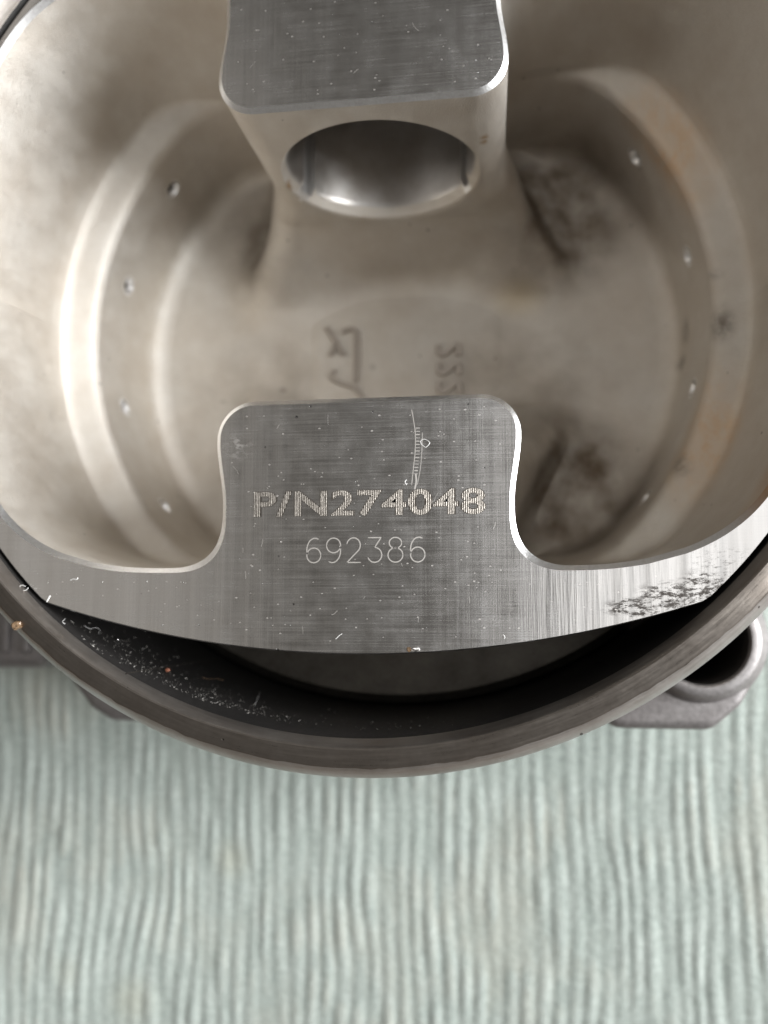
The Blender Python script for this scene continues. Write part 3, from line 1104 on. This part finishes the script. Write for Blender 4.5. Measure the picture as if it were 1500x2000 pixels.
# small dents in the rim edge
lv = np.zeros(len(lin_me.vertices) * 3)
lin_me.vertices.foreach_get('co', lv)
lv = lv.reshape(-1, 3)
aa = np.arctan2(lv[:, 1], lv[:, 0])
rr = np.hypot(lv[:, 0], lv[:, 1])
w = 0.06 * MM * (vnoise(aa * 40 + 100, rr * 0 + 1, 21) - 0.5) + 0.05 * MM * (vnoise(aa * 120 + 400, rr * 0 + 2, 22) - 0.5)
edge = (np.abs(rr / MM - 52.8) < 0.35)
lv[:, 0] += np.cos(aa) * w * edge * 2.2
lv[:, 1] += np.sin(aa) * w * edge * 2.2
lin_me.vertices.foreach_set('co', lv.ravel())
lin_me.update()
liner = obj('liner', lin_me, cyl)


def prism(outline, z0, z1, bevel=0.8, seg=3):
    """solid from a 2-D outline with rounded top edge"""
    p = np.array(outline, float)
    n = len(p)
    V, Fc = [], []
    d1 = p - np.roll(p, 1, 0)
    d2 = np.roll(p, -1, 0) - p
    n1 = np.c_[d1[:, 1], -d1[:, 0]] / np.linalg.norm(d1, axis=1, keepdims=True)
    n2 = np.c_[d2[:, 1], -d2[:, 0]] / np.linalg.norm(d2, axis=1, keepdims=True)
    nn = n1 + n2
    nn /= np.linalg.norm(nn, axis=1, keepdims=True)
    levels = [(z0, 0.0), (z1 - bevel, 0.0)]
    for k in range(1, seg + 1):
        t = k / seg * math.pi / 2
        levels.append((z1 - bevel + bevel * math.sin(t), bevel * (1 - math.cos(t))))
    for z, ins in levels:
        q = p - nn * ins
        V += [(x, y, z) for x, y in q]
    for a in range(len(levels) - 1):
        for i in range(n):
            j = (i + 1) % n
            Fc.append((a * n + i, a * n + j, (a + 1) * n + j, (a + 1) * n + i))
    Fc.append(tuple(range(n))[::-1])
    Fc.append(tuple((len(levels) - 1) * n + i for i in range(n)))
    return V, Fc


def round_poly(pts, r, n=7):
    out = []
    m = len(pts)
    for i in range(m):
        a, b, c = np.array(pts[i - 1], float), np.array(pts[i], float), np.array(pts[(i + 1) % m], float)
        u, v = (a - b) / np.linalg.norm(a - b), (c - b) / np.linalg.norm(c - b)
        ri = r[i] if isinstance(r, (list, tuple)) else r
        ang = math.acos(np.clip(u @ v, -1, 1))
        t = min(ri / math.tan(ang / 2), 0.45 * np.linalg.norm(a - b), 0.45 * np.linalg.norm(c - b))
        p0, p1 = b + u * t, b + v * t
        for k in range(n):
            s = k / (n - 1)
            out.append((1 - s) ** 2 * p0 + 2 * s * (1 - s) * b + s * s * p1)
    return out


# cast body: one lug with a stud hole at each corner, joined by the base flange
def lug(cx, cy, sx, sy, labelled=None):
    """corner lug: stepped pad with a raised collar round the stud hole; outline drawn for +x -y, mirrored by signs"""
    out = [(26, -52.4), (39.4, -52.4), (43.0, -49.3), (45.9, -44.5), (46.6, -26), (45.6, -26), (37, -38), (26, -45.6)]
    out = [(x * sx, -y * sy) for x, y in out]
    if sx * sy < 0:
        pass
    ar_ = sum(out[i][0] * out[(i + 1) % 8][1] - out[(i + 1) % 8][0] * out[i][1] for i in range(8))
    if ar_ < 0:
        out = out[::-1]
    V, Fc = prism(round_poly(out, 3.0), -62.4, -28.2, 1.2, 4)
    me = mesh('lug', V, Fc, M['alloy'])
    fix_normals(me)
    hx, hy = 38.6 * sx, 40.4 * -sy * -1
    hx, hy = cx, cy
    V2, F2 = lathe([(5.55, -60), (5.55, -20)], 56, 'z', (hx, hy, 0), closed=False)
    F2.append(tuple(i * 2 for i in range(56)))
    F2.append(tuple(i * 2 + 1 for i in range(56)))
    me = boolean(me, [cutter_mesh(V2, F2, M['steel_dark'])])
    me.materials.clear()
    me.materials.append(M['alloy'])
    me.polygons.foreach_set('use_smooth', np.ones(len(me.polygons), dtype=bool))
    me.set_sharp_from_angle(angle=math.radians(40))
    o = obj('mounting_lug', me, cyl, labelled)
    # collar
    V3, F3 = lathe([(5.5, -58.0), (5.5, -26.4), (5.8, -26.0), (6.6, -26.0), (7.1, -26.4), (7.5, -27.6), (7.9, -28.2), (8.3, -28.6), (8.3, -43)], 64, 'z', (hx, hy, 0))
    me3 = mesh('stud_collar', V3, F3, [M['alloy'], M['steel_dark']], True, sharp=50, mat_idx=[1 if i % 9 == 0 else 0 for i in range(len(F3))])  # inner wall near-black: shade of the hole put into its colour
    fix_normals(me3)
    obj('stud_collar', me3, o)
    # near-black floor, the shade deep in the hole painted on
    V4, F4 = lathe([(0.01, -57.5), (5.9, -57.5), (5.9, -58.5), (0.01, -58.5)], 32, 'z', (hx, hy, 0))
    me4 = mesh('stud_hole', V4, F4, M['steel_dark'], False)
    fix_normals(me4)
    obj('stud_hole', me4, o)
    return o


lug(38.2, -41.2, 1, -1, 'near right lug with its open black stud hole')
lug(-38.7, 40.6, -1, 1)
lug(38.7, 40.6, 1, 1)


def left_lug():
    out = [(-25, -53.6), (-41.5, -53.3), (-44.6, -51.5), (-47.6, -48.0), (-49.3, -45.6), (-50.0, -32), (-43, -32), (-37, -38.5), (-25, -46.5)]
    V, Fc = prism(round_poly(out[::-1], 3.0), -62.4, -34.0, 1.2, 4)
    me = mesh('mounting_lug', V, Fc, M['alloy'], True, sharp=40)
    fix_normals(me)
    obj('mounting_lug', me, cyl, 'near left lug mostly hidden under the rim')


left_lug()
# side casting reaching out on the left, its reflection streaks shaped as ribs
V, Fc = prism(round_poly([(-75, 30), (-75, -43.5), (-70, -46.3), (-54.0, -46.3), (-51.5, -42), (-48, -28), (-55, -10), (-55.5, 10), (-50, 26), (-50, 30)], 2.0), -50.0, -37.0, 1.5, 4)
me = mesh('side_casting', V, Fc, M['alloy'], True, sharp=40)
fix_normals(me)
side = obj('side_casting', me, cyl, 'casting at the lower left of the cylinder, its reflection streaks shaped as ribs')
for k in range(7):  # raised strips added in place of streaks of reflected light
    x = -72.5 + k * 3.3
    V, Fc = prism(round_poly([(x - 0.7, 25), (x - 1.3, -44), (x + 0.5, -44), (x + 1.1, 25)], 0.5, 3), -38.0, -36.2, 0.6, 2)
    me = mesh('rib', V, Fc, M['alloy'], True, sharp=40)
    fix_normals(me)
    obj('rib', me, side)
# base barrel below
V, Fc = lathe([(57.0, -62.5), (57.0, -47.5), (55.5, -46.5), (50.3, -46.5), (50.3, -62.5)], 200)
me = mesh('base_barrel', V, Fc, M['alloy'], True, sharp=40)
fix_normals(me)
obj('base_barrel', me, cyl)

# ---------------------------------------------------------------- loose bits lying on the parts
def bore_pt(px, py, lift=0.1):
    """point on the near wall of the bore seen at (px, py)"""
    d = np.array([(px - 750) / F_PX, -(py - 1000) / F_PX, -1.0])
    w = np.array([d @ BX, d @ BY, d @ BZ])
    a = w[0] ** 2 + w[1] ** 2
    b = 2 * (CAM[0] * w[0] + CAM[1] * w[1])
    c = CAM[0] ** 2 + CAM[1] ** 2 - (50.1 - lift) ** 2
    t = (-b + math.sqrt(b * b - 4 * a * c)) / (2 * a)
    return CAM + w * t


def bit(name, pts, r, mat, label, cat, where='face', z=0.0, group=None):
    if where == 'bore':
        P = np.array([bore_pt(a, b, r + 0.02) for a, b in pts])
    else:
        P = np.array([(*face_pt(a, b, z), z + r * 0.9) for a, b in pts])
    P = smooth_path(P, 6)
    c = P.mean(0)
    V, Fc = tube(P - c, r, 6)
    me = mesh(name, V, Fc, mat, True)
    o = obj(name, me)
    o.location = Vector(c * MM) + Vector((0, 0, OFF))
    return tag(o, label, cat, group)


bit('metal_chip', [(229, 1249), (240, 1251), (254, 1252)], 0.14, M['swarf'], 'bright curled sliver of swarf stuck to the black bore wall at lower left', 'swarf', 'bore')
bit('fibre', [(497, 1378), (503, 1364), (508, 1351)], 0.022, M['white'], 'straight pale hair standing on the black bore wall below the face', 'fibre', 'bore')
bit('fibre', [(394, 1323), (408, 1326), (422, 1325), (438, 1330)], 0.022, M['amber'], 'thin yellowish wavy hair on the black bore wall', 'fibre', 'bore')
bit('fibre', [(128, 1208), (122, 1214), (127, 1219)], 0.03, M['white'], 'small curled white fibre in the bore beside the left corner of the face', 'fibre', 'bore')
bit('fibre', [(164, 1222), (176, 1228), (188, 1226), (195, 1231), (192, 1238)], 0.02, M['white'], 'longer wavy white fibre in the bore below the left corner of the face', 'fibre', 'bore')
bit('fibre', [(56, 1148), (50, 1153), (43, 1152), (39, 1147), (42, 1143), (50, 1145)], 0.035, M['white'], 'tiny looped white fibre in the gap between rim and face at far left', 'fibre', z=0.7)
bit('fibre', [(91, 1176), (95, 1169), (98, 1163)], 0.05, M['white'], 'short white fibre lying on the left corner of the face', 'fibre')
bit('fibre', [(137, 1134), (143, 1131), (150, 1132), (152, 1128)], 0.03, M['white'], 'short wavy fibre on the lower left of the face', 'fibre')
bit('fibre', [(830, 873), (823, 868), (822, 861), (828, 858), (836, 861), (839, 866), (834, 872), (830, 874)], 0.028, M['white'], 'small closed loop of white fibre beside the score mark', 'fibre')
bit('fibre', [(794, 937), (791, 941), (793, 946), (795, 944)], 0.04, M['white'], 'bent white fibre just left of the lower end of the score mark', 'fibre')
bit('fibre', [(655, 1249), (663, 1241), (668, 1238)], 0.03, M['white'], 'thin slanted fibre near the bottom edge of the face', 'fibre')
bit('fibre', [(982, 1239), (986, 1244), (984, 1248)], 0.035, M['white'], 'curved fibre near the bottom edge of the face right of centre', 'fibre')


def pebble(name, p, r, mat, label, cat, squash=(1, 0.8, 0.6), seed=0):
    bm = bmesh.new()
    bmesh.ops.create_icosphere(bm, subdivisions=2, radius=1.0)
    q = random.Random(seed)
    for v in bm.verts:
        v.co = v.co * q.uniform(0.72, 1.2)
        v.co = Vector((v.co.x * squash[0], v.co.y * squash[1], v.co.z * squash[2])) * r * MM
    me = bpy.data.meshes.new(name)
    bm.to_mesh(me)
    bm.free()
    me.materials.append(mat)
    o = obj(name, me)
    o.location = Vector(np.array(p) * MM) + Vector((0, 0, OFF))
    return tag(o, label, cat)


pebble('grit', bore_pt(327, 1308, 0.25), 0.28, M['orange'], 'orange grain of grit on the black bore wall', 'grit', seed=2)
pebble('metal_burr', (*face_pt(811, 1268), 0.15), 0.42, M['swarf'], 'bright metal crumb on the bottom edge of the face', 'burr', (1, .7, .6), 3)
pebble('dirt_crumb', (*face_pt(799, 1268), 0.1), 0.26, M['amber'], 'brown crumb beside the bright metal crumb on the bottom edge', 'crumb', (1, 1, .6), 4)
pebble('resin_bead', (*face_pt(36, 1222, 1.5), 1.85), 0.55, M['amber'], 'amber bead stuck to the left part of the brown rim', 'bead', (1.1, .8, .6), 5)
0 and pebble('paint_flake', (*face_pt(545, 1325, -28.9), -28.6), 0.9, M['mark'], 'dark brown spot on the grey ledge below the face', 'flake', (1, .8, .3), 6)

# fine dust caught on the bore wall: nobody could count it
V, Fc = [], []
for k in range(820):
    px = rnd.gauss(290, 95) if k < 480 else (rnd.gauss(450, 60) if k < 700 else rnd.uniform(400, 900))
    edge = np.interp(px, [90, 200, 380, 560, 740, 920], [1190, 1283, 1368, 1417, 1432, 1420])
    py = edge - 4 - abs(rnd.gauss(0, 34 if k < 480 else 16))
    if px < 120 or px > 900:
        continue
    p = bore_pt(px, py, 0.03)
    if p[2] < -20 or p[2] > 0.3:
        continue
    s_ = 0.02 + 0.075 * rnd.random() ** 3
    b = len(V)
    d = Vector((rnd.uniform(-1, 1), rnd.uniform(-1, 1), rnd.uniform(-1, 1))).normalized() * s_ * rnd.choice([1, 1, 1.5, 3.5])
    e = d.orthogonal().normalized() * s_ * 0.7
    f = d.cross(e).normalized() * s_ * 0.5
    P = Vector(p)
    V += [tuple(P + q) for q in (d, e, f, -d, -e, -f)]
    Fc += [(b, b + 1, b + 2), (b + 1, b + 3, b + 2), (b + 3, b + 4, b + 2), (b + 4, b, b + 2),
           (b + 1, b, b + 5), (b + 3, b + 1, b + 5), (b + 4, b + 3, b + 5), (b, b + 4, b + 5)]
dust = obj('dust', mesh('dust', V, Fc, M['lint']))
dust['kind'] = 'stuff'
tag(dust, 'bright specks of dust and lint clinging to the black bore wall', 'dust')
